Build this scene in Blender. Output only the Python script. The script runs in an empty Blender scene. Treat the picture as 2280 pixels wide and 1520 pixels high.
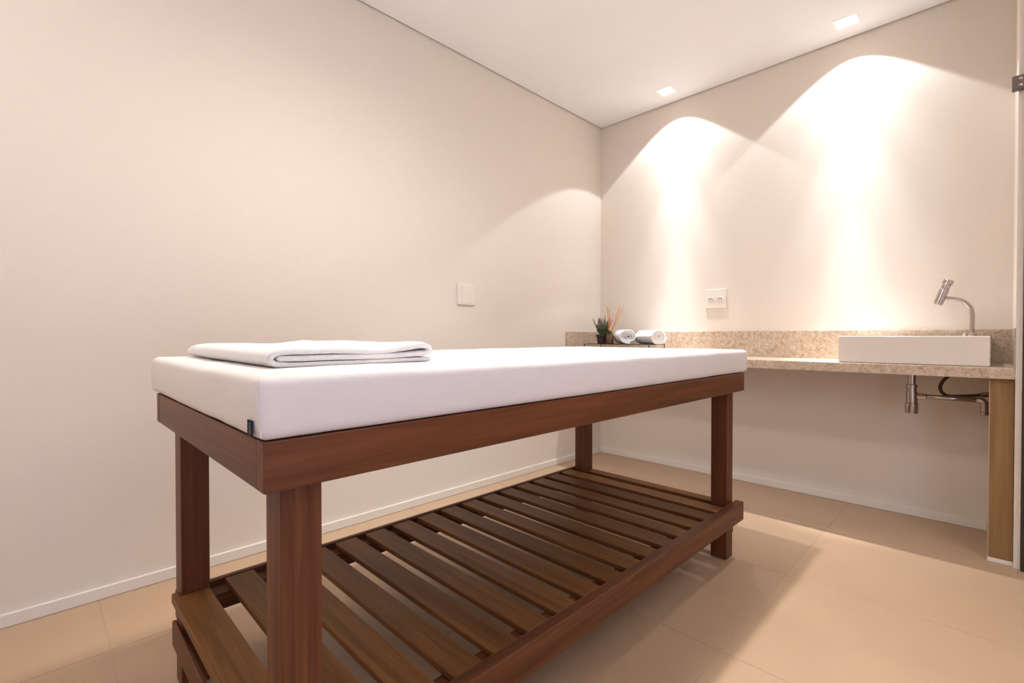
import bpy, bmesh, math, random
from mathutils import Vector, Matrix, noise
random.seed(7)
sc = bpy.context.scene
COL = sc.collection
PI = math.pi
R = math.radians

# ------------------------------------------------------------------ camera
cam = bpy.data.cameras.new('camera'); camo = bpy.data.objects.new('camera', cam); COL.objects.link(camo)
cam.sensor_fit = 'HORIZONTAL'; cam.sensor_width = 36.0; cam.lens = 1066.53 / 2280 * 36.0
cam.clip_start = 0.02
camo.location = (2.1526, -3.1155, 0.8998)
camo.rotation_euler = (R(90 - 0.65), 0, R(45.114))
sc.camera = camo
# ------------------------------------------------------------------ world, exposure
w = bpy.data.worlds.new('world'); sc.world = w; w.use_nodes = True
bg = w.node_tree.nodes['Background']; bg.inputs[0].default_value = (0.62, 0.68, 1.0, 1); bg.inputs[1].default_value = 2.9
vs = sc.view_settings; vs.view_transform = 'Standard'; vs.look = 'None'; vs.gamma = 1.0; vs.use_curve_mapping = False
vs.exposure = 0.09
# lamp powers (used in the lamps' builders below)
P_PANEL, P_UP, P_WIDE, P_MID, P_BEAM = 70.0, 225.0, 20.0, 24.0, 300.0
C_PANEL, C_SPOT, C_UP = (1.0, 0.96, 0.875), (0.96, 0.99, 1.04), (1.0, 0.99, 0.99)

# ------------------------------------------------------------------ helpers
def new_mat(name):
    m = bpy.data.materials.new(name); m.use_nodes = True
    nt = m.node_tree; b = nt.nodes['Principled BSDF']
    return m, nt, b
def plain(name, col, rough=0.5, metal=0.0, var=0.05, scale=12.0, bump=0.0, bscale=200.0, spec=0.5, **kw):
    """procedural material: base colour broken up by noise, optional fine bump"""
    m, nt, b = new_mat(name)
    tc = nt.nodes.new('ShaderNodeTexCoord'); n = nt.nodes.new('ShaderNodeTexNoise')
    n.inputs['Scale'].default_value = scale; n.inputs['Detail'].default_value = 4
    nt.links.new(tc.outputs['Object'], n.inputs['Vector'])
    cr = nt.nodes.new('ShaderNodeValToRGB')
    cr.color_ramp.elements[0].position = 0.3; cr.color_ramp.elements[1].position = 0.7
    cr.color_ramp.elements[0].color = (*[c * (1 - var) for c in col], 1)
    cr.color_ramp.elements[1].color = (*[min(1, c * (1 + var)) for c in col], 1)
    nt.links.new(n.outputs['Fac'], cr.inputs['Fac']); nt.links.new(cr.outputs['Color'], b.inputs['Base Color'])
    b.inputs['Roughness'].default_value = rough; b.inputs['Metallic'].default_value = metal
    b.inputs['Specular IOR Level'].default_value = spec
    if bump:
        n2 = nt.nodes.new('ShaderNodeTexNoise'); n2.inputs['Scale'].default_value = bscale; n2.inputs['Detail'].default_value = 3
        nt.links.new(tc.outputs['Object'], n2.inputs['Vector'])
        bp = nt.nodes.new('ShaderNodeBump'); bp.inputs['Strength'].default_value = bump; bp.inputs['Distance'].default_value = 0.002
        nt.links.new(n2.outputs['Fac'], bp.inputs['Height']); nt.links.new(bp.outputs['Normal'], b.inputs['Normal'])
    for k, v in kw.items(): b.inputs[k].default_value = v
    return m
def wood(name, axis, dark, light, rough=0.42, spec=0.26):
    m, nt, b = new_mat(name)
    tc = nt.nodes.new('ShaderNodeTexCoord'); oi = nt.nodes.new('ShaderNodeObjectInfo')
    mp = nt.nodes.new('ShaderNodeMapping'); s = [55.0, 55.0, 55.0]; s[axis] = 2.2
    mp.inputs['Scale'].default_value = s
    ad = nt.nodes.new('ShaderNodeVectorMath'); ad.operation = 'ADD'
    sv = nt.nodes.new('ShaderNodeVectorMath'); sv.operation = 'SCALE'; sv.inputs['Scale'].default_value = 3.7
    cb = nt.nodes.new('ShaderNodeCombineXYZ')
    for i in range(3): nt.links.new(oi.outputs['Random'], cb.inputs[i])
    nt.links.new(cb.outputs[0], sv.inputs[0]); nt.links.new(tc.outputs['Object'], ad.inputs[0]); nt.links.new(sv.outputs[0], ad.inputs[1])
    nt.links.new(ad.outputs[0], mp.inputs['Vector'])
    n = nt.nodes.new('ShaderNodeTexNoise'); n.inputs['Scale'].default_value = 1.0; n.inputs['Detail'].default_value = 6; n.inputs['Roughness'].default_value = 0.62
    n.inputs['Distortion'].default_value = 0.6
    nt.links.new(mp.outputs[0], n.inputs['Vector'])
    mp2 = nt.nodes.new('ShaderNodeMapping'); s2 = [9.0, 9.0, 9.0]; s2[axis] = 0.8; mp2.inputs['Scale'].default_value = s2
    nt.links.new(ad.outputs[0], mp2.inputs['Vector'])
    n2 = nt.nodes.new('ShaderNodeTexNoise'); n2.inputs['Scale'].default_value = 1.0; n2.inputs['Detail'].default_value = 3
    nt.links.new(mp2.outputs[0], n2.inputs['Vector'])
    mx = nt.nodes.new('ShaderNodeMath'); mx.operation = 'MULTIPLY_ADD'; mx.inputs[1].default_value = 0.65
    mu = nt.nodes.new('ShaderNodeMath'); mu.operation = 'MULTIPLY'; mu.inputs[1].default_value = 0.35
    nt.links.new(n2.outputs['Fac'], mu.inputs[0]); nt.links.new(n.outputs['Fac'], mx.inputs[0]); nt.links.new(mu.outputs[0], mx.inputs[2])
    cr = nt.nodes.new('ShaderNodeValToRGB')
    cr.color_ramp.elements[0].position = 0.33; cr.color_ramp.elements[0].color = (*dark, 1)
    cr.color_ramp.elements[1].position = 0.66; cr.color_ramp.elements[1].color = (*light, 1)
    nt.links.new(mx.outputs[0], cr.inputs['Fac'])
    hs = nt.nodes.new('ShaderNodeHueSaturation')
    mr = nt.nodes.new('ShaderNodeMapRange'); mr.inputs['To Min'].default_value = 0.88; mr.inputs['To Max'].default_value = 1.12
    nt.links.new(oi.outputs['Random'], mr.inputs['Value']); nt.links.new(mr.outputs[0], hs.inputs['Value'])
    nt.links.new(cr.outputs['Color'], hs.inputs['Color']); nt.links.new(hs.outputs['Color'], b.inputs['Base Color'])
    b.inputs['Roughness'].default_value = rough; b.inputs['Specular IOR Level'].default_value = spec
    bp = nt.nodes.new('ShaderNodeBump'); bp.inputs['Strength'].default_value = 0.12; bp.inputs['Distance'].default_value = 0.001
    nt.links.new(n.outputs['Fac'], bp.inputs['Height']); nt.links.new(bp.outputs['Normal'], b.inputs['Normal'])
    return m
def stone(name):
    m, nt, b = new_mat(name)
    tc = nt.nodes.new('ShaderNodeTexCoord')
    def nz(sc_, det, dist=0.0):
        n = nt.nodes.new('ShaderNodeTexNoise'); n.inputs['Scale'].default_value = sc_; n.inputs['Detail'].default_value = det
        n.inputs['Distortion'].default_value = dist; nt.links.new(tc.outputs['Object'], n.inputs['Vector']); return n
    def ramp(stops):
        cr = nt.nodes.new('ShaderNodeValToRGB'); e = cr.color_ramp.elements
        e[0].position, e[0].color = stops[0][0], (*stops[0][1], 1); e[1].position, e[1].color = stops[-1][0], (*stops[-1][1], 1)
        for p_, c_ in stops[1:-1]:
            k = e.new(p_); k.color = (*c_, 1)
        return cr
    n1 = nz(48, 6, 0.8); c1 = ramp([(0.3, (0.42, 0.315, 0.21)), (0.5, (0.58, 0.455, 0.345)), (0.72, (0.69, 0.57, 0.47))])
    nt.links.new(n1.outputs['Fac'], c1.inputs['Fac'])
    n2 = nz(190, 4, 0.3); c2 = ramp([(0.30, (0.38, 0.30, 0.20)), (0.46, (1, 1, 1))])
    nt.links.new(n2.outputs['Fac'], c2.inputs['Fac'])
    n3 = nz(5, 5, 1.5); c3 = ramp([(0.27, (0.40, 0.34, 0.26)), (0.36, (1, 1, 1))])
    nt.links.new(n3.outputs['Fac'], c3.inputs['Fac'])
    m1 = nt.nodes.new('ShaderNodeMix'); m1.data_type = 'RGBA'; m1.blend_type = 'MULTIPLY'; m1.inputs['Factor'].default_value = 0.75
    nt.links.new(c1.outputs['Color'], m1.inputs['A']); nt.links.new(c2.outputs['Color'], m1.inputs['B'])
    m2 = nt.nodes.new('ShaderNodeMix'); m2.data_type = 'RGBA'; m2.blend_type = 'MULTIPLY'; m2.inputs['Factor'].default_value = 0.8
    nt.links.new(m1.outputs['Result'], m2.inputs['A']); nt.links.new(c3.outputs['Color'], m2.inputs['B'])
    nt.links.new(m2.outputs['Result'], b.inputs['Base Color'])
    b.inputs['Roughness'].default_value = 0.28; b.inputs['Specular IOR Level'].default_value = 0.4
    return m
def wall_mat(name, col):
    """matt linen-weave wall covering"""
    m, nt, b = new_mat(name)
    tc = nt.nodes.new('ShaderNodeTexCoord')
    outs = []
    for s in ((420, 420, 14), (14, 14, 420)):
        mp = nt.nodes.new('ShaderNodeMapping'); mp.inputs['Scale'].default_value = s
        nt.links.new(tc.outputs['Object'], mp.inputs['Vector'])
        n = nt.nodes.new('ShaderNodeTexNoise'); n.inputs['Scale'].default_value = 1; n.inputs['Detail'].default_value = 2
        nt.links.new(mp.outputs[0], n.inputs['Vector']); outs.append(n)
    ad = nt.nodes.new('ShaderNodeMath'); ad.operation = 'ADD'
    nt.links.new(outs[0].outputs['Fac'], ad.inputs[0]); nt.links.new(outs[1].outputs['Fac'], ad.inputs[1])
    cr = nt.nodes.new('ShaderNodeValToRGB')
    cr.color_ramp.elements[0].position = 0.3; cr.color_ramp.elements[0].color = (*[c * 0.975 for c in col], 1)
    cr.color_ramp.elements[1].position = 0.7; cr.color_ramp.elements[1].color = (*[c * 1.02 for c in col], 1)
    hf = nt.nodes.new('ShaderNodeMath'); hf.operation = 'MULTIPLY'; hf.inputs[1].default_value = 0.5
    nt.links.new(ad.outputs[0], hf.inputs[0]); nt.links.new(hf.outputs[0], cr.inputs['Fac'])
    nt.links.new(cr.outputs['Color'], b.inputs['Base Color'])
    bp = nt.nodes.new('ShaderNodeBump'); bp.inputs['Strength'].default_value = 0.08; bp.inputs['Distance'].default_value = 0.001
    nt.links.new(hf.outputs[0], bp.inputs['Height']); nt.links.new(bp.outputs['Normal'], b.inputs['Normal'])
    b.inputs['Roughness'].default_value = 0.75; b.inputs['Specular IOR Level'].default_value = 0.25
    return m
def emit(name, col, strength):
    m, nt, b = new_mat(name)
    b.inputs['Base Color'].default_value = (0.9, 0.9, 0.9, 1)
    b.inputs['Emission Color'].default_value = (*col, 1); b.inputs['Emission Strength'].default_value = strength
    return m

def obj(name, bm, mat, parent=None, smooth=False):
    me = bpy.data.meshes.new(name); bm.normal_update(); bm.to_mesh(me); bm.free()
    o = bpy.data.objects.new(name, me); COL.objects.link(o)
    if mat: me.materials.append(mat)
    if smooth:
        for f in me.polygons: f.use_smooth = True
    if parent:
        o.parent = parent; o.matrix_parent_inverse = Matrix.Translation(-Vector(parent.location))
    return o
def sharp_smooth(o, ang=40):
    for f in o.data.polygons: f.use_smooth = True
    try: o.data.set_sharp_from_angle(angle=R(ang))
    except Exception: pass
    return o
def empty(name, loc):
    o = bpy.data.objects.new(name, None); COL.objects.link(o); o.location = loc; o.empty_display_size = 0.05; return o
def tag(o, label, cat, group=None):
    o['label'] = label; o['category'] = cat
    if group: o['group'] = group
    return o
def struct(o, label=None):
    o['kind'] = 'structure'
    if label: o['label'] = label
    return o
def box(x0, x1, y0, y1, z0, z1, bev=0.0, seg=2, bm=None):
    tmp = bmesh.new()
    bmesh.ops.create_cube(tmp, size=1)
    for v in tmp.verts:
        v.co = Vector((x0 + (v.co.x + .5) * (x1 - x0), y0 + (v.co.y + .5) * (y1 - y0), z0 + (v.co.z + .5) * (z1 - z0)))
    if bev: bmesh.ops.bevel(tmp, geom=list(tmp.edges), offset=bev, segments=seg, profile=0.5, affect='EDGES')
    if bm is None: return tmp
    me = bpy.data.meshes.new('t'); tmp.to_mesh(me); tmp.free(); bm.from_mesh(me); bpy.data.meshes.remove(me); return bm
def tube(pts, rad, n=12, bm=None, caps=True):
    """round tube through points; rad = number or list"""
    bm = bm or bmesh.new(); pts = [Vector(p) for p in pts]; rings = []
    prev = None
    for i, p in enumerate(pts):
        t = (pts[min(i + 1, len(pts) - 1)] - pts[max(i - 1, 0)]).normalized()
        if prev is None:
            a = Vector((0, 0, 1)) if abs(t.z) < .9 else Vector((1, 0, 0)); u = t.cross(a).normalized()
        else:
            u = (prev - t * prev.dot(t)).normalized()
        prev = u; v = t.cross(u); r = rad[i] if isinstance(rad, (list, tuple)) else rad
        rings.append([bm.verts.new(p + (u * math.cos(2 * PI * k / n) + v * math.sin(2 * PI * k / n)) * r) for k in range(n)])
    for a, b in zip(rings, rings[1:]):
        for k in range(n): bm.faces.new((a[k], a[(k + 1) % n], b[(k + 1) % n], b[k]))
    if caps:
        bm.faces.new(list(reversed(rings[0]))); bm.faces.new(rings[-1])
    bmesh.ops.recalc_face_normals(bm, faces=bm.faces[:])
    return bm
def lathe(prof, c, n=32, bm=None):
    bm = bm or bmesh.new(); rings = []
    for r, z in prof:
        if r <= 1e-6: rings.append([bm.verts.new((c[0], c[1], c[2] + z))])
        else: rings.append([bm.verts.new((c[0] + r * math.cos(2 * PI * k / n), c[1] + r * math.sin(2 * PI * k / n), c[2] + z)) for k in range(n)])
    for a, b in zip(rings, rings[1:]):
        if len(a) == 1 and len(b) == 1: continue
        for k in range(n):
            k2 = (k + 1) % n
            if len(a) == 1: bm.faces.new((a[0], b[k2], b[k]))
            elif len(b) == 1: bm.faces.new((a[k], a[k2], b[0]))
            else: bm.faces.new((a[k], a[k2], b[k2], b[k]))
    bmesh.ops.recalc_face_normals(bm, faces=bm.faces[:])
    return bm
def rot_bm(bm, M): bmesh.ops.transform(bm, matrix=M, verts=bm.verts[:]); return bm
def bez(ctrl, n):
    """Catmull-Rom through control points"""
    P = [Vector(c) for c in ctrl]; P = [2 * P[0] - P[1]] + P + [2 * P[-1] - P[-2]]; out = []
    for i in range(1, len(P) - 2):
        for k in range(n):
            t = k / n; a, b, c, d = P[i - 1], P[i], P[i + 1], P[i + 2]
            out.append(.5 * ((2 * b) + (c - a) * t + (2 * a - 5 * b + 4 * c - d) * t * t + (3 * b - a - 3 * c + d) * t ** 3))
    out.append(P[-2]); return out

# ------------------------------------------------------------------ materials
M = {}
M['wall'] = wall_mat('linen_wall', (0.78, 0.70, 0.617))
M['ceil'] = plain('ceiling_paint', (0.91, 0.90, 0.885), 0.8, var=0.01, scale=3, spec=0.2)
M['white'] = plain('white_paint', (0.80, 0.75, 0.68), 0.4, var=0.01)
M['tile'] = plain('porcelain_tile', (0.475, 0.320, 0.205), 0.34, var=0.035, scale=3.5, bump=0.03, bscale=60, spec=0.35)
M['grout'] = plain('grout', (0.50, 0.36, 0.25), 0.9, var=0.05, scale=60)
WD, WL = (0.064, 0.018, 0.006), (0.180, 0.061, 0.023)
M['wood_x'] = wood('dark_wood_across', 0, WD, WL)
M['wood_y'] = wood('dark_wood_along', 1, WD, WL)
M['wood_z'] = wood('dark_wood_upright', 2, WD, WL)
M['slat'] = wood('slat_wood', 0, (0.085, 0.031, 0.008), (0.215, 0.092, 0.028), 0.45, 0.2)
M['panel_wood'] = wood('brown_veneer', 2, (0.19, 0.105, 0.042), (0.30, 0.175, 0.075), 0.45)
M['stone'] = stone('beige_granite')
M['sheet'] = plain('white_sheet', (0.77, 0.715, 0.68), 0.85, var=0.01, scale=40, bump=0.25, bscale=900, spec=0.15, **{'Sheen Weight': 0.15})
M['terry'] = plain('terry_towel', (0.80, 0.775, 0.765), 0.95, var=0.02, scale=220, bump=0.9, bscale=420, spec=0.1, **{'Sheen Weight': 0.3})
M['chrome'] = plain('brushed_chrome', (0.46, 0.41, 0.37), 0.2, 1.0, var=0.04, scale=40)
M['steel'] = plain('dark_steel', (0.16, 0.13, 0.12), 0.35, 1.0, var=0.1, scale=60)
M['ceramic'] = plain('white_ceramic', (0.78, 0.705, 0.625), 0.12, var=0.005)
M['plastic'] = plain('white_plastic', (0.80, 0.735, 0.66), 0.35, var=0.005)
M['black'] = plain('black_metal', (0.016, 0.014, 0.013), 0.4, var=0.1)
M['tagcloth'] = plain('black_cloth', (0.010, 0.010, 0.014), 0.9, var=0.2, scale=300)
M['print'] = plain('grey_print', (0.25, 0.23, 0.28), 0.8)
M['rubber'] = plain('black_rubber', (0.03, 0.022, 0.016), 0.5)
M['pot'] = plain('dark_pot', (0.040, 0.022, 0.018), 0.55, var=0.15, scale=60)
M['soil'] = plain('soil', (0.03, 0.02, 0.012), 0.95, var=0.4, scale=200)
M['leaf'] = plain('leaf_green', (0.10, 0.15, 0.045), 0.6, var=0.35, scale=60)
M['flower'] = plain('muted_purple', (0.115, 0.07, 0.085), 0.75, var=0.35, scale=90)
M['reed'] = plain('orange_reed', (0.50, 0.17, 0.045), 0.7, var=0.15, scale=90)
M['reed_pale'] = plain('pale_reed', (0.66, 0.33, 0.14), 0.7, var=0.15, scale=90)
M['amber'] = plain('amber_glass', (0.14, 0.055, 0.02), 0.08, var=0.1, **{'Transmission Weight': 0.35})
m, nt, b = new_mat('clear_glass'); b.inputs['Base Color'].default_value = (0.90, 0.95, 0.93, 1); b.inputs['Transmission Weight'].default_value = 1; b.inputs['Roughness'].default_value = 0.0; b.inputs['IOR'].default_value = 1.45
M['glass'] = m
M['lamp'] = emit('lamp_glow', (1.0, 0.95, 0.88), 16.0)
M['diffuser'] = emit('panel_glow', (1.0, 0.92, 0.80), 6.0)
M['hole'] = plain('socket_hole', (0.08, 0.05, 0.03), 0.8)

# ------------------------------------------------------------------ setting
H, GAP = 2.5, 0.010          # ceiling height, shadow gap round the ceiling
XR, YF = 3.4, -4.4           # far limits of the room, out of the photograph
fl = struct(obj('floor', box(-0.1, XR + .1, YF - .1, 0.1, -0.08, -0.0015), M['grout']), 'beige porcelain tiled floor with pale joints')
T, J = 0.617, 0.0025
tile_me = None
xs = [1.611 + k * T for k in range(-3, 3)]; ys = [-1.118 + k * T for k in range(-6, 2)]
cache = {}
for x in xs:
    for y in ys:
        x0, x1, y0, y1 = max(x, 0.0) + J / 2, min(x + T, XR) - J / 2, max(y, YF) + J / 2, min(y + T, 0.0) - J / 2
        if x1 - x0 < .02 or y1 - y0 < .02: continue
        key = (round(x1 - x0, 4), round(y1 - y0, 4))
        if key not in cache:
            t = obj('tile', box(-key[0] / 2, key[0] / 2, -key[1] / 2, key[1] / 2, -0.010, 0, 0.0008, 1), M['tile']); cache[key] = t.data
        else:
            t = bpy.data.objects.new('tile', cache[key]); COL.objects.link(t)
        t.location = ((x0 + x1) / 2, (y0 + y1) / 2, 0); t.parent = fl
struct(obj('wall_left', box(-0.12, 0, YF - .1, 0.12, -.05, H + .06), M['wall']), 'cream linen-textured wall beside the massage table')
struct(obj('wall_back', box(0, XR + .1, 0, 0.12, -.05, H + .06), M['wall']), 'cream wall washed by the two downlights behind the counter')
XS = 2.215                   # face of the short wall at the counter's right end
YS = -0.432
struct(obj('wall_right', box(XS, XS + .10, YS, 0, 0, H + .06), M['wall']), 'short cream wall at the right end of the counter')
bm = box(XR, XR + .1, -2.6, 0, -.05, H + .06); box(XR, XR + .1, YF - .1, -3.6, -.05, H + .06, bm=bm); box(XR, XR + .1, -3.6, -2.6, 2.15, H + .06, bm=bm)
struct(obj('wall_side', bm, M['wall']), 'cream wall with a wide opening right of the camera')
bm = box(0, XR, YF - .1, YF, -.05, H + .06)
struct(obj('wall_front', bm, M['wall']), 'cream wall behind the camera')
# ceiling slab with two square holes and a shadow gap at the walls
DL = [(0.633, -0.178), (1.613, -0.172), (1.02, -1.62)]; HS = 0.050  # last position is an added, unseen downlight
def grid_slab(xc, yc, holes, z0, z1):
    bm = bmesh.new()
    for i in range(len(xc) - 1):
        for j in range(len(yc) - 1):
            cx, cy = (xc[i] + xc[i + 1]) / 2, (yc[j] + yc[j + 1]) / 2
            if any(abs(cx - h[0]) < HS and abs(cy - h[1]) < HS for h in holes): continue
            box(xc[i], xc[i + 1], yc[j], yc[j + 1], z0, z1, bm=bm)
    bmesh.ops.remove_doubles(bm, verts=bm.verts[:], dist=1e-5)
    dd = {}
    for f in bm.faces: dd.setdefault(tuple(round(c, 4) for c in f.calc_center_median()), []).append(f)
    bmesh.ops.delete(bm, geom=[f for v in dd.values() if len(v) > 1 for f in v], context='FACES')
    return bm
xc = sorted([GAP, XR] + [h[0] + s * HS for h in DL for s in (-1, 1)]); yc = sorted([YF, -GAP] + list({h[1] + s * HS for h in DL for s in (-1, 1)}))
bm = grid_slab(xc, yc, DL, H, H + 0.014)
box(0, XR, YF, 0, H + .06, H + .10, bm=bm)
struct(obj('ceiling', bm, M['ceil']), 'smooth off-white ceiling with a thin shadow gap')
def skirting(name, x0, x1, y0, y1):
    bm = box(x0, x1, y0, y1, 0.0, 0.042, 0.003, 2)
    return struct(obj(name, bm, M['white']), 'low white skirting board')
skirting('baseboard_left', 0, 0.012, YF, -0.012)
skirting('baseboard_back', 0, 2.142, -0.012, 0)

# glass door hung on the end of the short wall
dr = struct(empty('door_1', (XS + .03, YS, 0)), 'clear glass door at the right edge with chrome hinge')
obj('channel', box(XS + .0145, XS + .0185, YS - .006, YS, 0.0, 2.2, 0.0008, 1), M['white'], dr)
obj('seal', box(XS + .0195, XS + .034, YS - .022, YS, 0.0, 2.2, 0.001, 1), M['rubber'], dr)
obj('pane', box(XS + .0345, XS + .70, YS - .016, YS - .006, 0.01, 2.15, 0.001, 1), M['glass'], dr)
hg = obj('hinge', box(XS - .019, XS + .05, YS - .026, YS - .001, 1.838, 1.892, 0.003, 2), M['steel'], dr)
bm = bmesh.new()
for z in (1.853, 1.877):
    b2 = lathe([(.0055, 0), (.0055, .002), (.003, .003), (0, .003)], (0, 0, 0), 12)
    rot_bm(b2, Matrix.Translation((XS + .004, YS - .026, z)) @ Matrix.Rotation(PI / 2, 4, 'X'))
    me = bpy.data.meshes.new('t'); b2.to_mesh(me); b2.free(); bm.from_mesh(me); bpy.data.meshes.remove(me)
s_ = obj('screw', bm, M['chrome'], None); s_.parent = hg

# ------------------------------------------------------------------ lamps
def downlight(c, label, spots):
    r = empty('recessed_downlight', (c[0], c[1], H)); tag(r, label, 'downlight', 'recessed ceiling downlights')
    bm = bmesh.new()      # thin trim frame
    for a in ((-HS - .004, HS + .004, -HS - .004, -HS + .003), (-HS - .004, HS + .004, HS - .003, HS + .004), (-HS - .004, -HS + .003, -HS + .003, HS - .003), (HS - .003, HS + .004, -HS + .003, HS - .003)):
        box(c[0] + a[0], c[0] + a[1], c[1] + a[2], c[1] + a[3], H - .002, H, bm=bm)
    obj('frame', bm, M['ceil'], r)
    bm = bmesh.new(); h0, h1, zt_ = HS - .0005, HS - .012, .048
    lo = [bm.verts.new((c[0] + sx * h0, c[1] + sy * h0, H)) for sx, sy in ((-1, -1), (1, -1), (1, 1), (-1, 1))]
    hi = [bm.verts.new((c[0] + sx * h1, c[1] + sy * h1, H + zt_)) for sx, sy in ((-1, -1), (1, -1), (1, 1), (-1, 1))]
    for k in range(4): bm.faces.new((lo[k], lo[(k + 1) % 4], hi[(k + 1) % 4], hi[k]))
    bm.faces.new(hi)
    obj('housing', bm, M['ceil'], r)
    obj('lamp', lathe([(0, -.012), (.020, -.011), (.027, -.006), (.028, 0), (0, 0)], (c[0], c[1], H + .046), 24), M['lamp'], r, True)
    for nm, P, ang, bl, rad in spots:
        l = bpy.data.lights.new(nm, 'SPOT'); l.energy = P; l.color = C_SPOT; l.spot_size = R(ang); l.spot_blend = bl; l.shadow_soft_size = rad
        lo_ = bpy.data.objects.new('downlight_' + nm, l); COL.objects.link(lo_); lo_.location = (0, 0, .020); lo_.parent = r
    return r
WALLWASH = (('flood', P_WIDE, 101, 0.07, .010), ('glow', P_MID, 74, 1.0, .012), ('spill', P_BEAM * .32, 42, 1.0, .015), ('beam', P_BEAM, 23, 1.0, .020))
downlight(DL[0], 'square recessed downlight above the rolled towels, nearer the room corner', WALLWASH)
downlight(DL[1], 'square recessed downlight above the wash basin end of the counter', WALLWASH)
downlight(DL[2], 'square recessed downlight added out of view over the middle of the massage table', (('beam', 150.0, 80, 1.0, .03),))  # extra lamp added to bounce light off the mattress to the ceiling
# unseen ceiling panel over the treatment table, assumed and added to light wall and ceiling
pn = empty('added_panel_light', (1.08, -2.3, H)); tag(pn, 'assumed square ceiling light panel above the massage table, added out of view', 'ceiling light')
bm = bmesh.new()
for a in ((-.17, .17, -.17, -.15), (-.17, .17, .15, .17), (-.17, -.15, -.15, .15), (.15, .17, -.15, .15)):
    box(1.08 + a[0], 1.08 + a[1], -2.3 + a[2], -2.3 + a[3], H - .018, H, bm=bm)
obj('frame', bm, M['ceil'], pn)
obj('diffuser', box(.93, 1.23, -2.45, -2.15, H - .012, H - .004), M['diffuser'], pn)
l = bpy.data.lights.new('panel', 'SPOT'); l.spot_size = R(160); l.spot_blend = 1.0; l.shadow_soft_size = .10; l.energy = P_PANEL; l.color = C_PANEL
lo = bpy.data.objects.new('panel_lamp', l); COL.objects.link(lo); lo.parent = pn; lo.location = (0, 0, -.025)
l = bpy.data.lights.new('panel_beam', 'SPOT'); l.spot_size = R(84); l.spot_blend = 1.0; l.shadow_soft_size = .10; l.energy = P_PANEL * 0.8; l.color = C_PANEL  # second beam added so the mattress top throws light upward
lo = bpy.data.objects.new('panel_beam_lamp', l); COL.objects.link(lo); lo.parent = pn; lo.location = (0, 0.1, -.025)
# made-up wall uplights out of view, added to brighten the ceiling
def uplight(x, y, ang, power, label):
    u = empty('fill_uplight', (x, y, 1.75)); tag(u, label, 'fill light', 'added fill uplights out of view')
    M4 = Matrix.Translation((x, y, 1.75)) @ Matrix.Rotation(ang, 4, 'Z')
    obj('back_plate', rot_bm(box(-.05, .05, 0, .008, -.07, .07, .002, 1), M4), M['chrome'], u)
    obj('shade', rot_bm(lathe([(.030, -.07), (.075, .07), (.078, .07), (.033, -.074), (0, -.074), (0, -.07), (.030, -.07)], (0, -.085, 0), 28), M4), M['ceil'], u, True)
    obj('bulb', rot_bm(lathe([(0, -.068), (.014, -.06), (.024, -.02), (.018, .005), (0, .012)], (0, -.085, 0), 16), M4), M['diffuser'], u, True)
    l = bpy.data.lights.new('uplight', 'SPOT'); l.spot_size = R(150); l.spot_blend = 1.0; l.shadow_soft_size = .04; l.energy = power; l.color = C_UP
    q = bpy.data.objects.new('uplight_lamp', l); COL.objects.link(q); q.parent = u
    q.location = (M4 @ Vector((0, -.085, .075))) - Vector((x, y, 1.75)); q.rotation_euler = (PI, 0, 0)
uplight(XR, -1.9, -PI / 2, P_UP * .48, 'made-up white cone fill uplight beside the wide opening')
uplight(0.7, YF, PI, P_UP * .52, 'made-up white cone fill uplight on the wall behind the camera')

# ------------------------------------------------------------------ massage table
bx0, bx1, by0, by1 = 0.612, 1.437, -2.891, -1.061
zt, zb, t, W = 0.751, 0.6775, 0.033, 0.063
zs, zsb = 0.222, 0.148
tb = empty('massage_table', ((bx0 + bx1) / 2, (by0 + by1) / 2, 0))
tag(tb, 'dark wooden massage table with slatted lower shelf in the middle of the room', 'massage table')
for lx in (bx0 + t, bx1 - t - W):
    for ly in (by0 + t, by1 - t - W):
        obj('leg', box(lx, lx + W, ly, ly + W, 0, zt - .004, 0.002, 2), M['wood_z'], tb)
for x in (bx0, bx1 - t): obj('side_apron', box(x, x + t - .0004, by0, by1, zb, zt, 0.0022, 2), M['wood_y'], tb)
for y in (by0, by1 - t): obj('end_apron', box(bx0 + t, bx1 - t, y + .0006, y + t - .0006, zb, zt - .001, 0.0018, 2), M['wood_x'], tb)
# deck under the mattress
obj('top_board', box(bx0 + t + .001, bx1 - t - .001, by0 + t + .001, by1 - t - .001, zt - .016, zt - .001), M['wood_y'], tb)
# lower shelf
TL = .018
obj('shelf_rail', box(bx0, bx0 + TL - .0004, by0 + .036, by1, zsb, zs, 0.003, 2), M['wood_y'], tb)
obj('shelf_rail', box(bx1 - t + .0004, bx1, by0 + .036, by1, zsb, zs, 0.003, 2), M['wood_y'], tb)
for x0, x1 in ((bx0 + TL, bx0 + .072), (bx1 - t - .045, bx1 - t)): obj('shelf_cleat', box(x0, x1, by0 + t + W + .002, by1 - t - W - .002, 0.160, 0.204), M['wood_y'], tb)
obj('end_stretcher', box(bx0 + t, bx1 - t, by0 + .023, by0 + t - .0006, .092, .158, 0.004, 3), M['wood_x'], tb)
obj('end_stretcher', box(bx0 + t, bx1 - t, by1 - t + .0006, by1 - .023, .092, .158, 0.006, 3), M['wood_x'], tb)
pitch, sw = 0.1063, 0.0735
sl_me = None
gap0 = -1.150                       # back edge of the farthest full slat's neighbour gap
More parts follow.
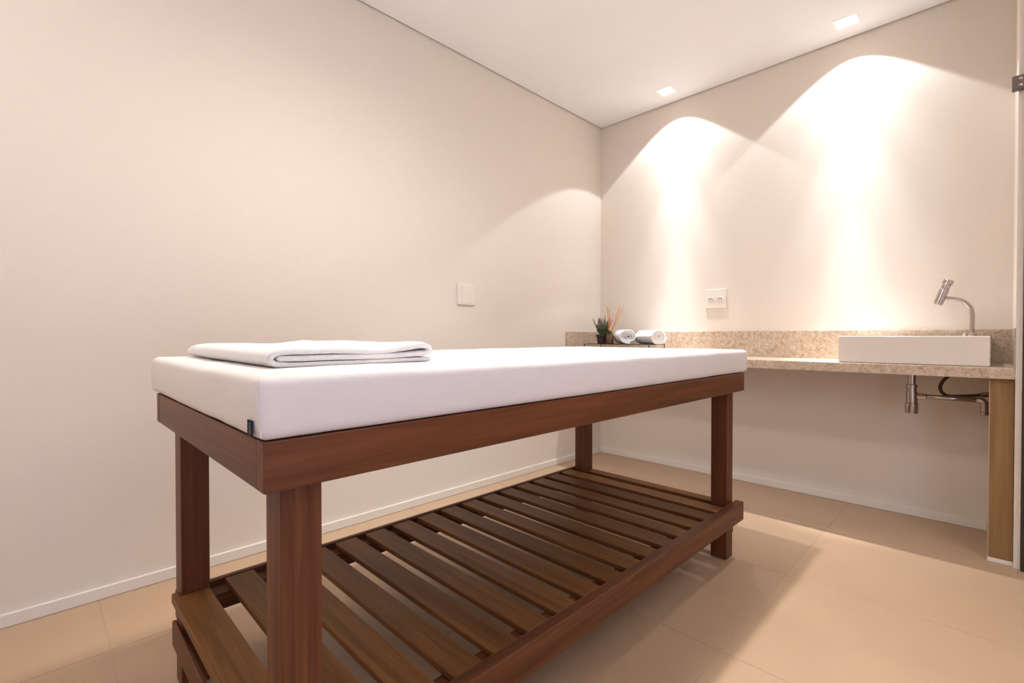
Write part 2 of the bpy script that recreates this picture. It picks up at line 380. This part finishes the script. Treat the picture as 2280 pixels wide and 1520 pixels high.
for k in range(15):
    yc_ = gap0 - .0665 - k * pitch
    if sl_me is None:
        s = obj('slat', box(-(bx1 - bx0) / 2 + TL + .0015, (bx1 - bx0) / 2 - t - .0015, -sw / 2, sw / 2, -.015, 0, 0.0025, 2), M['slat'])
        sl_me = s.data
    else:
        s = bpy.data.objects.new('slat', sl_me); COL.objects.link(s)
    s.parent = tb; s.location = (0, yc_ - tb.location.y, .2195)
def plank(pts, z0, z1, bev=.0025):
    bm = bmesh.new(); lo_ = [bm.verts.new((x, y, z0)) for x, y in pts]; f = bm.faces.new(lo_)
    r = bmesh.ops.extrude_face_region(bm, geom=[f]); vs_ = [v for v in r['geom'] if isinstance(v, bmesh.types.BMVert)]
    for v in vs_: v.co.z = z1
    bmesh.ops.recalc_face_normals(bm, faces=bm.faces[:])
    bmesh.ops.bevel(bm, geom=[e for e in bm.edges if all(abs(v.co.z - z1) < 1e-6 for v in e.verts)], offset=bev, segments=3, profile=.5, affect='EDGES')
    return bm
# nearest slat lies on the rails, cut out round the two legs with a tongue lapping the outside of each
ya_, yb_, yl = by0 + .0165, by0 + t + W - .002, by0 + t - .0008
xa, xb = bx0 + t + W + .001, bx1 - t - W - .001
obj('slat', plank([(xa - .030, ya_ + .004), (xa - .026, ya_), (xb + .026, ya_), (xb + .030, ya_ + .004), (xb + .030, yl), (xb, yl), (xb, yb_), (xa, yb_), (xa, yl), (xa - .030, yl)], .2225, .2435), M['slat'], tb)
obj('slat', plank([(xa, by1 - t - W + .014), (xb, by1 - t - W + .014), (xb, by1 - t + .004), (xa, by1 - t + .004)], .2045, .2195), M['slat'], tb)

# ------------------------------------------------------------------ mattress
def soft_box(x0, x1, y0, y1, z0, z1, r, nx, ny, nz, bulge, fn):
    bm = bmesh.new(); cx, cy, cz = (x0 + x1) / 2, (y0 + y1) / 2, (z0 + z1) / 2; hx, hy, hz = (x1 - x0) / 2, (y1 - y0) / 2, (z1 - z0) / 2
    cache = {}
    def P(i, j, k):
        key = (i, j, k)
        if key in cache: return cache[key]
        def mapc(a, n, h):
            u = 2 * a / n - 1
            return h * math.copysign(1 - (1 - abs(u)) ** 1.35, u)
        q = Vector((mapc(i, nx, hx), mapc(j, ny, hy), mapc(k, nz, hz)))
        inner = Vector((max(-hx + r, min(hx - r, q.x)), max(-hy + r, min(hy - r, q.y)), max(-hz + r, min(hz - r, q.z))))
        d = q - inner
        if d.length > 1e-9: q = inner + d.normalized() * r
        s = 1 - (q.z / hz) ** 2
        if i in (0, nx): q.x += math.copysign(bulge * s, q.x)
        if j in (0, ny): q.y += math.copysign(bulge * s, q.y)
        q = q + Vector((cx, cy, cz)); q = fn(q)
        cache[key] = bm.verts.new(q); return cache[key]
    for i in range(nx):
        for j in range(ny):
            bm.faces.new((P(i, j, 0), P(i, j + 1, 0), P(i + 1, j + 1, 0), P(i + 1, j, 0)))
            bm.faces.new((P(i, j, nz), P(i + 1, j, nz), P(i + 1, j + 1, nz), P(i, j + 1, nz)))
    for i in range(nx):
        for k in range(nz):
            bm.faces.new((P(i, 0, k), P(i + 1, 0, k), P(i + 1, 0, k + 1), P(i, 0, k + 1)))
            bm.faces.new((P(i, ny, k), P(i, ny, k + 1), P(i + 1, ny, k + 1), P(i + 1, ny, k)))
    for j in range(ny):
        for k in range(nz):
            bm.faces.new((P(0, j, k), P(0, j, k + 1), P(0, j + 1, k + 1), P(0, j + 1, k)))
            bm.faces.new((P(nx, j, k), P(nx, j + 1, k), P(nx, j + 1, k + 1), P(nx, j, k + 1)))
    bmesh.ops.recalc_face_normals(bm, faces=bm.faces[:])
    return bm
MX0, MX1, MY0, MY1, MZ0, MZ1 = 0.598, 1.442, -2.898, -1.046, 0.7525, 0.845
def mfn(q):
    n = noise.noise(Vector((q.x * 5, q.y * 5, q.z * 7))) * .0022 + noise.noise(Vector((q.x * 17, q.y * 17, q.z * 25))) * .0009
    z = q.z
    if z > .83: q.z += n * .8
    q.x += n * (1 if q.x > 1.02 else -1) * .8; q.y += n * .6
    if z < .77: q.z += max(0, noise.noise(Vector((q.x * 4 + 3, q.y * 4, 1.3)))) * .004
    return q
mt = empty('mattress', ((MX0 + MX1) / 2, (MY0 + MY1) / 2, MZ0)); tag(mt, 'thick white mattress pad with fitted sheet on the wooden massage table', 'mattress')
obj('pad', soft_box(MX0, MX1, MY0, MY1, MZ0, MZ1, .014, 56, 110, 12, .004, mfn), M['sheet'], mt, True)
# corner seams (small raised piping on the upright corners)
for sx, sy in ((MX1, MY0), (MX0, MY0), (MX1, MY1), (MX0, MY1)):
    ox = sx - math.copysign(.0026, sx - 1); oy = sy + (.0026 if sy < -2 else -.0026)
    pts = [(ox + math.copysign(.0012, noise.noise(Vector((sx * 9, sy * 9, k * 1.7)))) * .4, oy, MZ0 + .006 + (MZ1 - MZ0 - .012) * k / 10) for k in range(11)]
    obj('seam', tube(pts, .0018, 8), M['sheet'], mt, True)
tg = obj('fabric_tag', box(1.4115, 1.4315, MY0 - .0065, MY0 - .0045, .7595, .7825, .0004, 1), M['tagcloth'], mt); tg['label'] = 'small black fabric tag with pale vertical print'
bm = bmesh.new()
for k, (wd, zz) in enumerate(((.0040, .7640), (.0050, .7668), (.0035, .7694), (.0050, .7722), (.0040, .7752), (.0030, .7780))):
    box(1.4235 - wd / 2, 1.4235 + wd / 2, MY0 - .0070, MY0 - .0064, zz - .0007, zz + .0007, bm=bm)
lt = obj('lettering', bm, M['print'], None); lt.parent = tg

# ------------------------------------------------------------------ folded towel on the mattress
def ribbon(path, th, x0, x1, nx, fn, axis_len_dir=None):
    """path: (y,z) centre line; extruded along x; thickness th; fn(x,y,z) soft displacement"""
    n = len(path); P = [Vector((a[0], a[1])) for a in path]; out = []
    N = []
    for i in range(n):
        d = (P[min(i + 1, n - 1)] - P[max(i - 1, 0)]).normalized(); N.append(Vector((-d.y, d.x)))
    prof = [P[i] + N[i] * th / 2 for i in range(n)]
    tip = P[-1] + (P[-1] - P[-2]).normalized() * th * .4
    prof.append(tip)
    prof += [P[i] - N[i] * th / 2 for i in reversed(range(n))]
    prof.append(P[0] + (P[0] - P[1]).normalized() * th * .4)
    bm = bmesh.new(); rings = []
    for k in range(nx + 1):
        u = k / nx; x = x0 + (x1 - x0) * u
        rings.append([bm.verts.new(fn(x, q.x, q.y, u)) for q in prof])
    m_ = len(prof)
    for a, b in zip(rings, rings[1:]):
        for i in range(m_): bm.faces.new((a[i], a[(i + 1) % m_], b[(i + 1) % m_], b[i]))
    # end caps as quads across the ribbon
    for ring in (rings[0], rings[-1]):
        for i in range(n - 1): bm.faces.new((ring[i], ring[i + 1], ring[m_ - 3 - i], ring[m_ - 2 - i]))
        bm.faces.new((ring[n - 1], ring[n], ring[n + 1])); bm.faces.new((ring[0], ring[m_ - 1], ring[m_ - 2]))
    bmesh.ops.recalc_face_normals(bm, faces=bm.faces[:])
    return bm
TZ = MZ1 + .0015
ya, yb = -2.822, -2.512
ctl = [(yb + .004, .0065), (-2.60, .0060), (-2.72, .0060), (-2.805, .0065), (ya - .004, .010), (ya - .010, .0175), (ya - .004, .0255), (-2.805, .0295),
       (-2.74, .0290), (-2.68, .0275), (-2.62, .0265), (-2.565, .0310), (-2.535, .0345), (yb - .003, .0325), (yb + .004, .0265), (yb - .004, .0205), (-2.535, .0190), (-2.60, .0165), (-2.70, .0172), (-2.790, .0178), (-2.819, .0178)]
path = [(p.x, p.y) for p in bez([(a, c, 0) for a, c in ctl], 5)]
def tfn(x, y, z, u):
    k = max(0, z / .035)
    e = noise.noise(Vector((x * 6, y * 6, 2.2))) * .0040 * k + noise.noise(Vector((x * 18, y * 18, z * 40))) * .0015 * min(1, k + .1)
    edge = min(u, 1 - u) * 30
    sag = (.0030 if edge > 1 else .0030 * edge) * k
    yy = y + .010 * noise.noise(Vector((x * 3, 5, z * 10))) * .5
    xx = x + noise.noise(Vector((y * 7, z * 90, 4 + (u > .5)))) * .004 + (.055 * (y + 2.51) * -0.4)
    return Vector((xx, yy + (x - 1.0) * -.02, TZ + max(0.0, z + e * (z > .008) + sag - .003) ))
tw = obj('folded_towel', ribbon(path, .0095, 0.635, 1.300, 60, tfn), M['terry'], None, True)
tag(tw, 'white folded terry bath towel on the near end of the mattress', 'towel')

# ------------------------------------------------------------------ counter
CZ, CB, CF = 0.775, 0.731, -0.432
ct = empty('countertop', (1.1, -.2, CZ)); tag(ct, 'beige speckled stone countertop along the back wall', 'countertop')
obj('slab', box(0.0005, XS - .0005, CF, -.0005, CB, CZ, .002, 2), M['stone'], ct)
obj('backsplash', box(0.0005, XS - .0005, -.018, -.0005, CZ + .0002, .931, .0015, 2), M['stone'], ct)
obj('side_splash', box(0.0005, .018, CF + .002, -.0185, CZ + .0002, .931, .0015, 2), M['stone'], ct)
obj('side_splash', box(XS - .004, XS - .0005, CF + .002, -.0185, CZ + .0002, .931, .001, 2), M['stone'], ct)
pb = empty('counter_end_panel', (2.18, -.21, 0)); tag(pb, 'brown wooden end panel holding up the right end of the counter', 'panel')
obj('board', box(2.146, XS - .001, -.412, -.001, .016, CB - .0005, .0015, 2), M['panel_wood'], pb)
obj('base_strip', box(2.143, XS - .0005, -.415, -.001, 0, .0155, .001, 1), M['white'], pb)
obj('top_strip', box(2.1435, 2.1465, -.414, -.001, .017, CB - .001, .0005, 1), M['grout'], pb)

# ------------------------------------------------------------------ wash basin, faucet, trap
SX0, SX1, SY0, SY1, SZ0, SZ1 = 1.632, 2.146, -.400, -.032, CZ + .0005, .9005
bs = empty('wash_basin', ((SX0 + SX1) / 2, (SY0 + SY1) / 2, CZ)); tag(bs, 'rectangular white ceramic vessel basin standing on the counter', 'wash basin')
bm = bmesh.new()
def rring(x0, x1, y0, y1, z, r, n=6):
    out = []
    for cx, cy, a0 in ((x1 - r, y1 - r, 0), (x0 + r, y1 - r, 90), (x0 + r, y0 + r, 180), (x1 - r, y0 + r, 270)):
        for k in range(n + 1):
            a = R(a0 + 90 * k / n); out.append(bm.verts.new((cx + r * math.cos(a), cy + r * math.sin(a), z)))
    return out
rs = [rring(SX0 + .004, SX1 - .004, SY0 + .004, SY1 - .004, SZ0, .005), rring(SX0, SX1, SY0, SY1, SZ0 + .004, .006), rring(SX0, SX1, SY0, SY1, SZ1 - .003, .006),
      rring(SX0 + .003, SX1 - .003, SY0 + .003, SY1 - .003, SZ1, .006), rring(SX0 + .012, SX1 - .012, SY0 + .012, SY1 - .11, SZ1, .010), rring(SX0 + .016, SX1 - .016, SY0 + .016, SY1 - .114, SZ1 - .006, .012),
      rring(SX0 + .030, SX1 - .030, SY0 + .030, SY1 - .13, SZ0 + .030, .03), rring(SX0 + .10, SX1 - .10, SY0 + .08, SY1 - .18, SZ0 + .022, .03)]
for a, c in zip(rs, rs[1:]):
    for k in range(len(a)): bm.faces.new((a[k], a[(k + 1) % len(a)], c[(k + 1) % len(a)], c[k]))
bm.faces.new(rs[-1]); bm.faces.new(list(reversed(rs[0]))); bmesh.ops.recalc_face_normals(bm, faces=bm.faces[:])
sharp_smooth(obj('bowl', bm, M['ceramic'], bs), 35)
obj('drain', lathe([(0, .003), (.018, .003), (.021, 0), (.021, -.004), (0, -.004)], (1.889, -.24, SZ0 + .0235), 24), M['chrome'], bs)

fx, fy = 2.084, -.090
fc = empty('faucet', (fx, fy, SZ1)); tag(fc, 'brushed chrome curved spout faucet on the basin ledge', 'faucet')
obj('base', lathe([(0, 0), (.019, 0), (.019, .005), (.014, .009), (.012, .016), (0, .016)], (fx, fy, SZ1), 28), M['chrome'], fc, False)
arm = bez([(fx, fy, SZ1 + .012), (fx + .001, fy, .955), (fx + .001, fy, .998), (fx - .006, fy - .001, 1.033), (fx - .026, fy - .002, 1.058), (fx - .052, fy - .004, 1.070), (fx - .092, fy - .006, 1.077)], 7)
obj('spout_arm', tube(arm, .0088, 16), M['chrome'], fc, True)
hd = Vector((2.006, 0, 1.162)) - Vector((1.967, 0, 1.047)); ax = hd.normalized()
base = Vector((1.967, fy - .006, 1.047))
b2 = lathe([(0, 0), (.0125, 0), (.0135, .003), (.0172, .0035), (.0172, .006), (.0180, .007), (.0180, .074), (.0172, .076), (.0155, .077), (.0155, .081), (.0165, .082), (.0165, .097), (.0135, .0985)], (0, 0, 0), 32)
rot_bm(b2, Matrix.Translation(base) @ ax.to_track_quat('Z', 'Y').to_matrix().to_4x4())
sharp_smooth(obj('head', b2, M['chrome'], fc), 30)
b2 = lathe([(0, .0985), (.0175, .0985), (.0195, .101), (.0195, .118), (.0180, .1205), (0, .1215)], (0, 0, 0), 32)
rot_bm(b2, Matrix.Translation(base) @ ax.to_track_quat('Z', 'Y').to_matrix().to_4x4())
sharp_smooth(obj('push_button', b2, M['chrome'], fc), 30)
obj('knob', lathe([(0, 0), (.006, 0), (.006, .007), (.004, .010), (0, .011)], (fx - .024, fy - .01, SZ1 + .0002), 16), M['ceramic'], fc, True)

tx, ty = 1.887, -.220
tr = empty('bottle_trap', (tx, ty, CB)); tag(tr, 'chrome bottle trap and waste pipe hanging under the basin', 'drain trap')
obj('tailpiece', lathe([(.0145, .660), (.0145, CB)], (tx, ty, 0), 20), M['chrome'], tr, True)
sharp_smooth(obj('trap_body', lathe([(0, .541), (.023, .541), (.0245, .545), (.0245, .588), (.0215, .590), (.0215, .632), (.0185, .650), (.0185, .662), (.0225, .663), (.0225, .673), (.0145, .675), (0, .675)], (tx, ty, 0), 28), M['chrome'], tr), 30)
obj('waste_pipe', tube([(tx + .016, ty, .622), (tx + .10, ty, .622), (2.112, ty, .622)], .0105, 16), M['chrome'], tr, True)
obj('pipe_nut', tube([(tx + .020, ty, .622), (tx + .052, ty, .622)], .0135, 8), M['chrome'], tr)
obj('elbow', tube(bez([(2.104, ty, .622), (2.120, ty, .621), (2.128, ty, .612), (2.129, ty, .596), (2.129, ty, .572)], 5), .0128, 16), M['chrome'], tr, True)
obj('pipe_end', lathe([(0, 0), (.0145, 0), (.0145, .012), (.0128, .014), (0, .014)], (2.129, ty, .560), 20), M['chrome'], tr)
ho = obj('supply_hose', tube(bez([(2.030, -.180, CB - .001), (2.010, -.180, .716), (1.992, -.180, .692), (1.984, -.180, .664), (1.994, -.180, .638), (2.020, -.180, .628), (2.075, -.180, .634), (2.125, -.180, .642), (2.1455, -.180, .646)], 8), .0068, 12), M['rubber'], None, True)
tag(ho, 'black flexible supply hose looped beside the chrome trap', 'hose')
hs = obj('coupling', tube([(2.118, -.180, .641), (2.1455, -.180, .646)], .011, 8), M['chrome'], ho)

# ------------------------------------------------------------------ tray and what stands on it
trz = .846
ty0, ty1, tx0, tx1 = -.330, -.120, .085, .600
ry = empty('wire_tray', ((tx0 + tx1) / 2, (ty0 + ty1) / 2, CZ)); tag(ry, 'black low metal tray on short legs in the counter corner', 'tray')
obj('tray_plate', box(tx0, tx1, ty0, ty1, trz - .004, trz, .001, 1), M['black'], ry)
for x in (tx0 + .003, tx1 - .003):
    for y in (ty0 + .003, ty1 - .003): obj('leg', tube([(x, y, CZ + .0002), (x, y, trz - .004)], .003, 10), M['black'], ry)
# potted lavender
pc = (.178, -.235, trz + .0003)
pl = empty('potted_lavender', pc); tag(pl, 'small potted lavender with muted purple tips in a dark pot', 'potted plant')
sharp_smooth(obj('pot', lathe([(0, 0), (.031, 0), (.033, .002), (.041, .050), (.0445, .050), (.0455, .052), (.0455, .063), (.0435, .064), (.0415, .060), (.040, .052), (0, .052)], pc, 28), M['pot'], pl), 35)
obj('soil', lathe([(.0405, .0525), (.02, .056), (0, .057)], pc, 16), M['soil'], pl, True)
bmL, bmF = bmesh.new(), bmesh.new()
def blade(bm, p, d, ln, wd, up=None):
    d = d.normalized(); s = d.cross(Vector((random.uniform(-1, 1), random.uniform(-1, 1), random.uniform(-.3, .3)))).normalized() * wd
    nrm = d.cross(s).normalized() * wd * .35
    a, b_, c_, e = bm.verts.new(p), bm.verts.new(p + d * ln * .45 + s), bm.verts.new(p + d * ln), bm.verts.new(p + d * ln * .45 - s)
    m1 = bm.verts.new(p + d * ln * .45 + nrm); m2 = bm.verts.new(p + d * ln * .45 - nrm)
    for q in ((a, b_, m1), (b_, c_, m1), (c_, e, m1), (e, a, m1), (b_, a, m2), (c_, b_, m2), (e, c_, m2), (a, e, m2)): bm.faces.new(q)
for k in range(64):
    a = random.uniform(0, 2 * PI); sp = random.uniform(.05, .62); hgt = random.uniform(.055, .125) * (1.1 - .35 * sp)
    p0 = Vector(pc) + Vector((math.cos(a), math.sin(a), 0)) * random.uniform(0, .022) + Vector((0, 0, .052))
    d = Vector((math.cos(a) * sp, math.sin(a) * sp, 1)).normalized(); tip = p0 + d * hgt
    tube([p0, p0 + d * hgt * .5 + Vector((0, 0, .003)), tip], .0010, 5, bmL)
    for i in range(9):
        u = random.uniform(.05, .8); q = p0 + d * hgt * u
        blade(bmL, q, d * .6 + Vector((random.uniform(-1, 1), random.uniform(-1, 1), random.uniform(-.1, .8))), random.uniform(.016, .030), .0022)
    if k < 44:
        for i in range(12):
            u = i / 12; q = tip + d * (.034 * u - .014)
            blade(bmF, q, d * .7 + Vector((random.uniform(-1, 1), random.uniform(-1, 1), random.uniform(-.2, .6))), random.uniform(.007, .011), .0024)
fo_ = obj('foliage', bmL, M['leaf'], pl); fo_['kind'] = 'stuff'
ff = obj('flower_spikes', bmF, M['flower'], pl); ff['kind'] = 'stuff'
# reed diffuser
dc = (.262, -.268, trz + .0003)
df = empty('reed_diffuser', dc); tag(df, 'amber reed diffuser bottle with orange sticks behind the rolled towel', 'reed diffuser')
sharp_smooth(obj('bottle', lathe([(0, 0), (.024, 0), (.027, .003), (.027, .058), (.022, .066), (.012, .070), (.012, .084), (.0135, .085), (.0135, .090), (.008, .090), (.008, .070), (0, .068)], dc, 28), M['amber'], df), 35)
obj('collar', lathe([(.0125, .072), (.0145, .072), (.0145, .082), (.0125, .082)], dc, 24), M['black'], df)
obj('cord_loop', tube(bez([(dc[0] - .012, dc[1] - .010, dc[2] + .076), (dc[0] - .030, dc[1] - .016, dc[2] + .073), (dc[0] - .040, dc[1] - .018, dc[2] + .060), (dc[0] - .036, dc[1] - .016, dc[2] + .050)], 5), .0028, 8), M['black'], df, True)
for (ex, ey, ez, mt_) in ((.218, -.235, 1.108, 'reed'), (.224, -.215, 1.090, 'reed'), (.318, -.23, 1.104, 'reed_pale'), (.338, -.22, 1.095, 'reed_pale'), (.308, -.21, 1.08, 'reed_pale')):
    e = Vector((ex, ey, ez)); p0 = Vector((dc[0] - (ex - dc[0]) * .10, dc[1] - (ey - dc[1]) * .1, dc[2] + .035))
    obj('reed', tube([p0, e], .0024, 8), M[mt_], df)
# rolled towels
def towel_roll(c, ang, ln, rw, rh, turns, seed, label):
    th = rh / (turns + .9); pts = []
    n = int(turns * 26)
    for i in range(n + 1):
        a = 2 * PI * turns * i / n; r = th * (.45 + a / (2 * PI))
        pts.append((r * math.cos(a + seed) * rw / rh, r * math.sin(a + seed)))
    zmin = min(p[1] for p in pts) - th / 2
    ca, sa = math.cos(ang), math.sin(ang)
    def fn(x, y, z, u):
        e = noise.noise(Vector((x * 22 + seed, y * 22, z * 22))) * .003
        rr = math.hypot(y, z) + 1e-6
        x2 = x + noise.noise(Vector((y * 60 + seed * 3, z * 60, u * 3))) * .003 - (.010 * (1 - rr / rh) if u > .5 else -.010 * (1 - rr / rh))
        y2, z2 = y * (1 + e / rr), z * (1 + e / rr)
        z2 = max(z2, zmin + .001)
        return Vector((c[0] + x2 * ca - y2 * sa, c[1] + x2 * sa + y2 * ca, trz + .0006 + z2 - zmin - .001))
    o = obj('rolled_towel', ribbon(pts, th * .93, -ln / 2, ln / 2, 18, fn), M['terry'], None, True)
    tag(o, label, 'towel', 'rolled towels on the tray'); return o
towel_roll((.352, -.218, 0), R(-42), .165, .066, .052, 3.6, 1.1, 'rolled white towel with its spiral end showing beside the diffuser')
towel_roll((.530, -.190, 0), R(-28), .200, .066, .052, 3.6, 2.4, 'brightly lit rolled white towel at the right end of the tray')

# ------------------------------------------------------------------ wall plates
sp = empty('power_outlet', (.8895, 0, 1.14)); tag(sp, 'square white double power outlet on the back wall', 'outlet')
px0, px1, pz0, pz1 = .825, .955, 1.079, 1.201
obj('plate', box(px0, px1, -.009, -.0002, pz0, pz1, .0025, 2), M['plastic'], sp)
for cx in (.860, .918):
    bm = bmesh.new(); pr = [(-.024, 0), (-.015, .011), (.015, .011), (.024, 0), (.015, -.011), (-.015, -.011)]
    f0 = [bm.verts.new((cx + a, -.0122, 1.140 + c)) for a, c in pr]; f1 = [bm.verts.new((cx + a * 1.06, -.0088, 1.140 + c * 1.1)) for a, c in pr]
    bm.faces.new(f0)
    for k in range(6): bm.faces.new((f0[k], f0[(k + 1) % 6], f1[(k + 1) % 6], f1[k]))
    bmesh.ops.recalc_face_normals(bm, faces=bm.faces[:])
    so = obj('socket', bm, M['plastic'], sp)
    for k, dx in enumerate((-.0095, 0, .0095)):
        b2 = lathe([(0, 0), (.0030, 0), (.0030, .002), (0, .002)], (0, 0, 0), 10); rot_bm(b2, Matrix.Translation((cx + dx, -.0115, 1.140 + (.0025 if k == 1 else 0))) @ Matrix.Rotation(PI / 2, 4, 'X'))
        ho_ = obj('pin_hole', b2, M['hole'], None); ho_.parent = so; ho_.matrix_parent_inverse = Matrix.Identity(4)
sw_ = empty('light_switch', (0, -1.35, 1.14)); tag(sw_, 'square white switch plate on the left wall', 'switch')
obj('plate', box(.0002, .010, -1.413, -1.287, 1.079, 1.201, .0025, 2), M['plastic'], sw_)
obj('rocker', box(.0095, .0135, -1.382, -1.318, 1.090, 1.190, .0015, 2), M['plastic'], sw_)
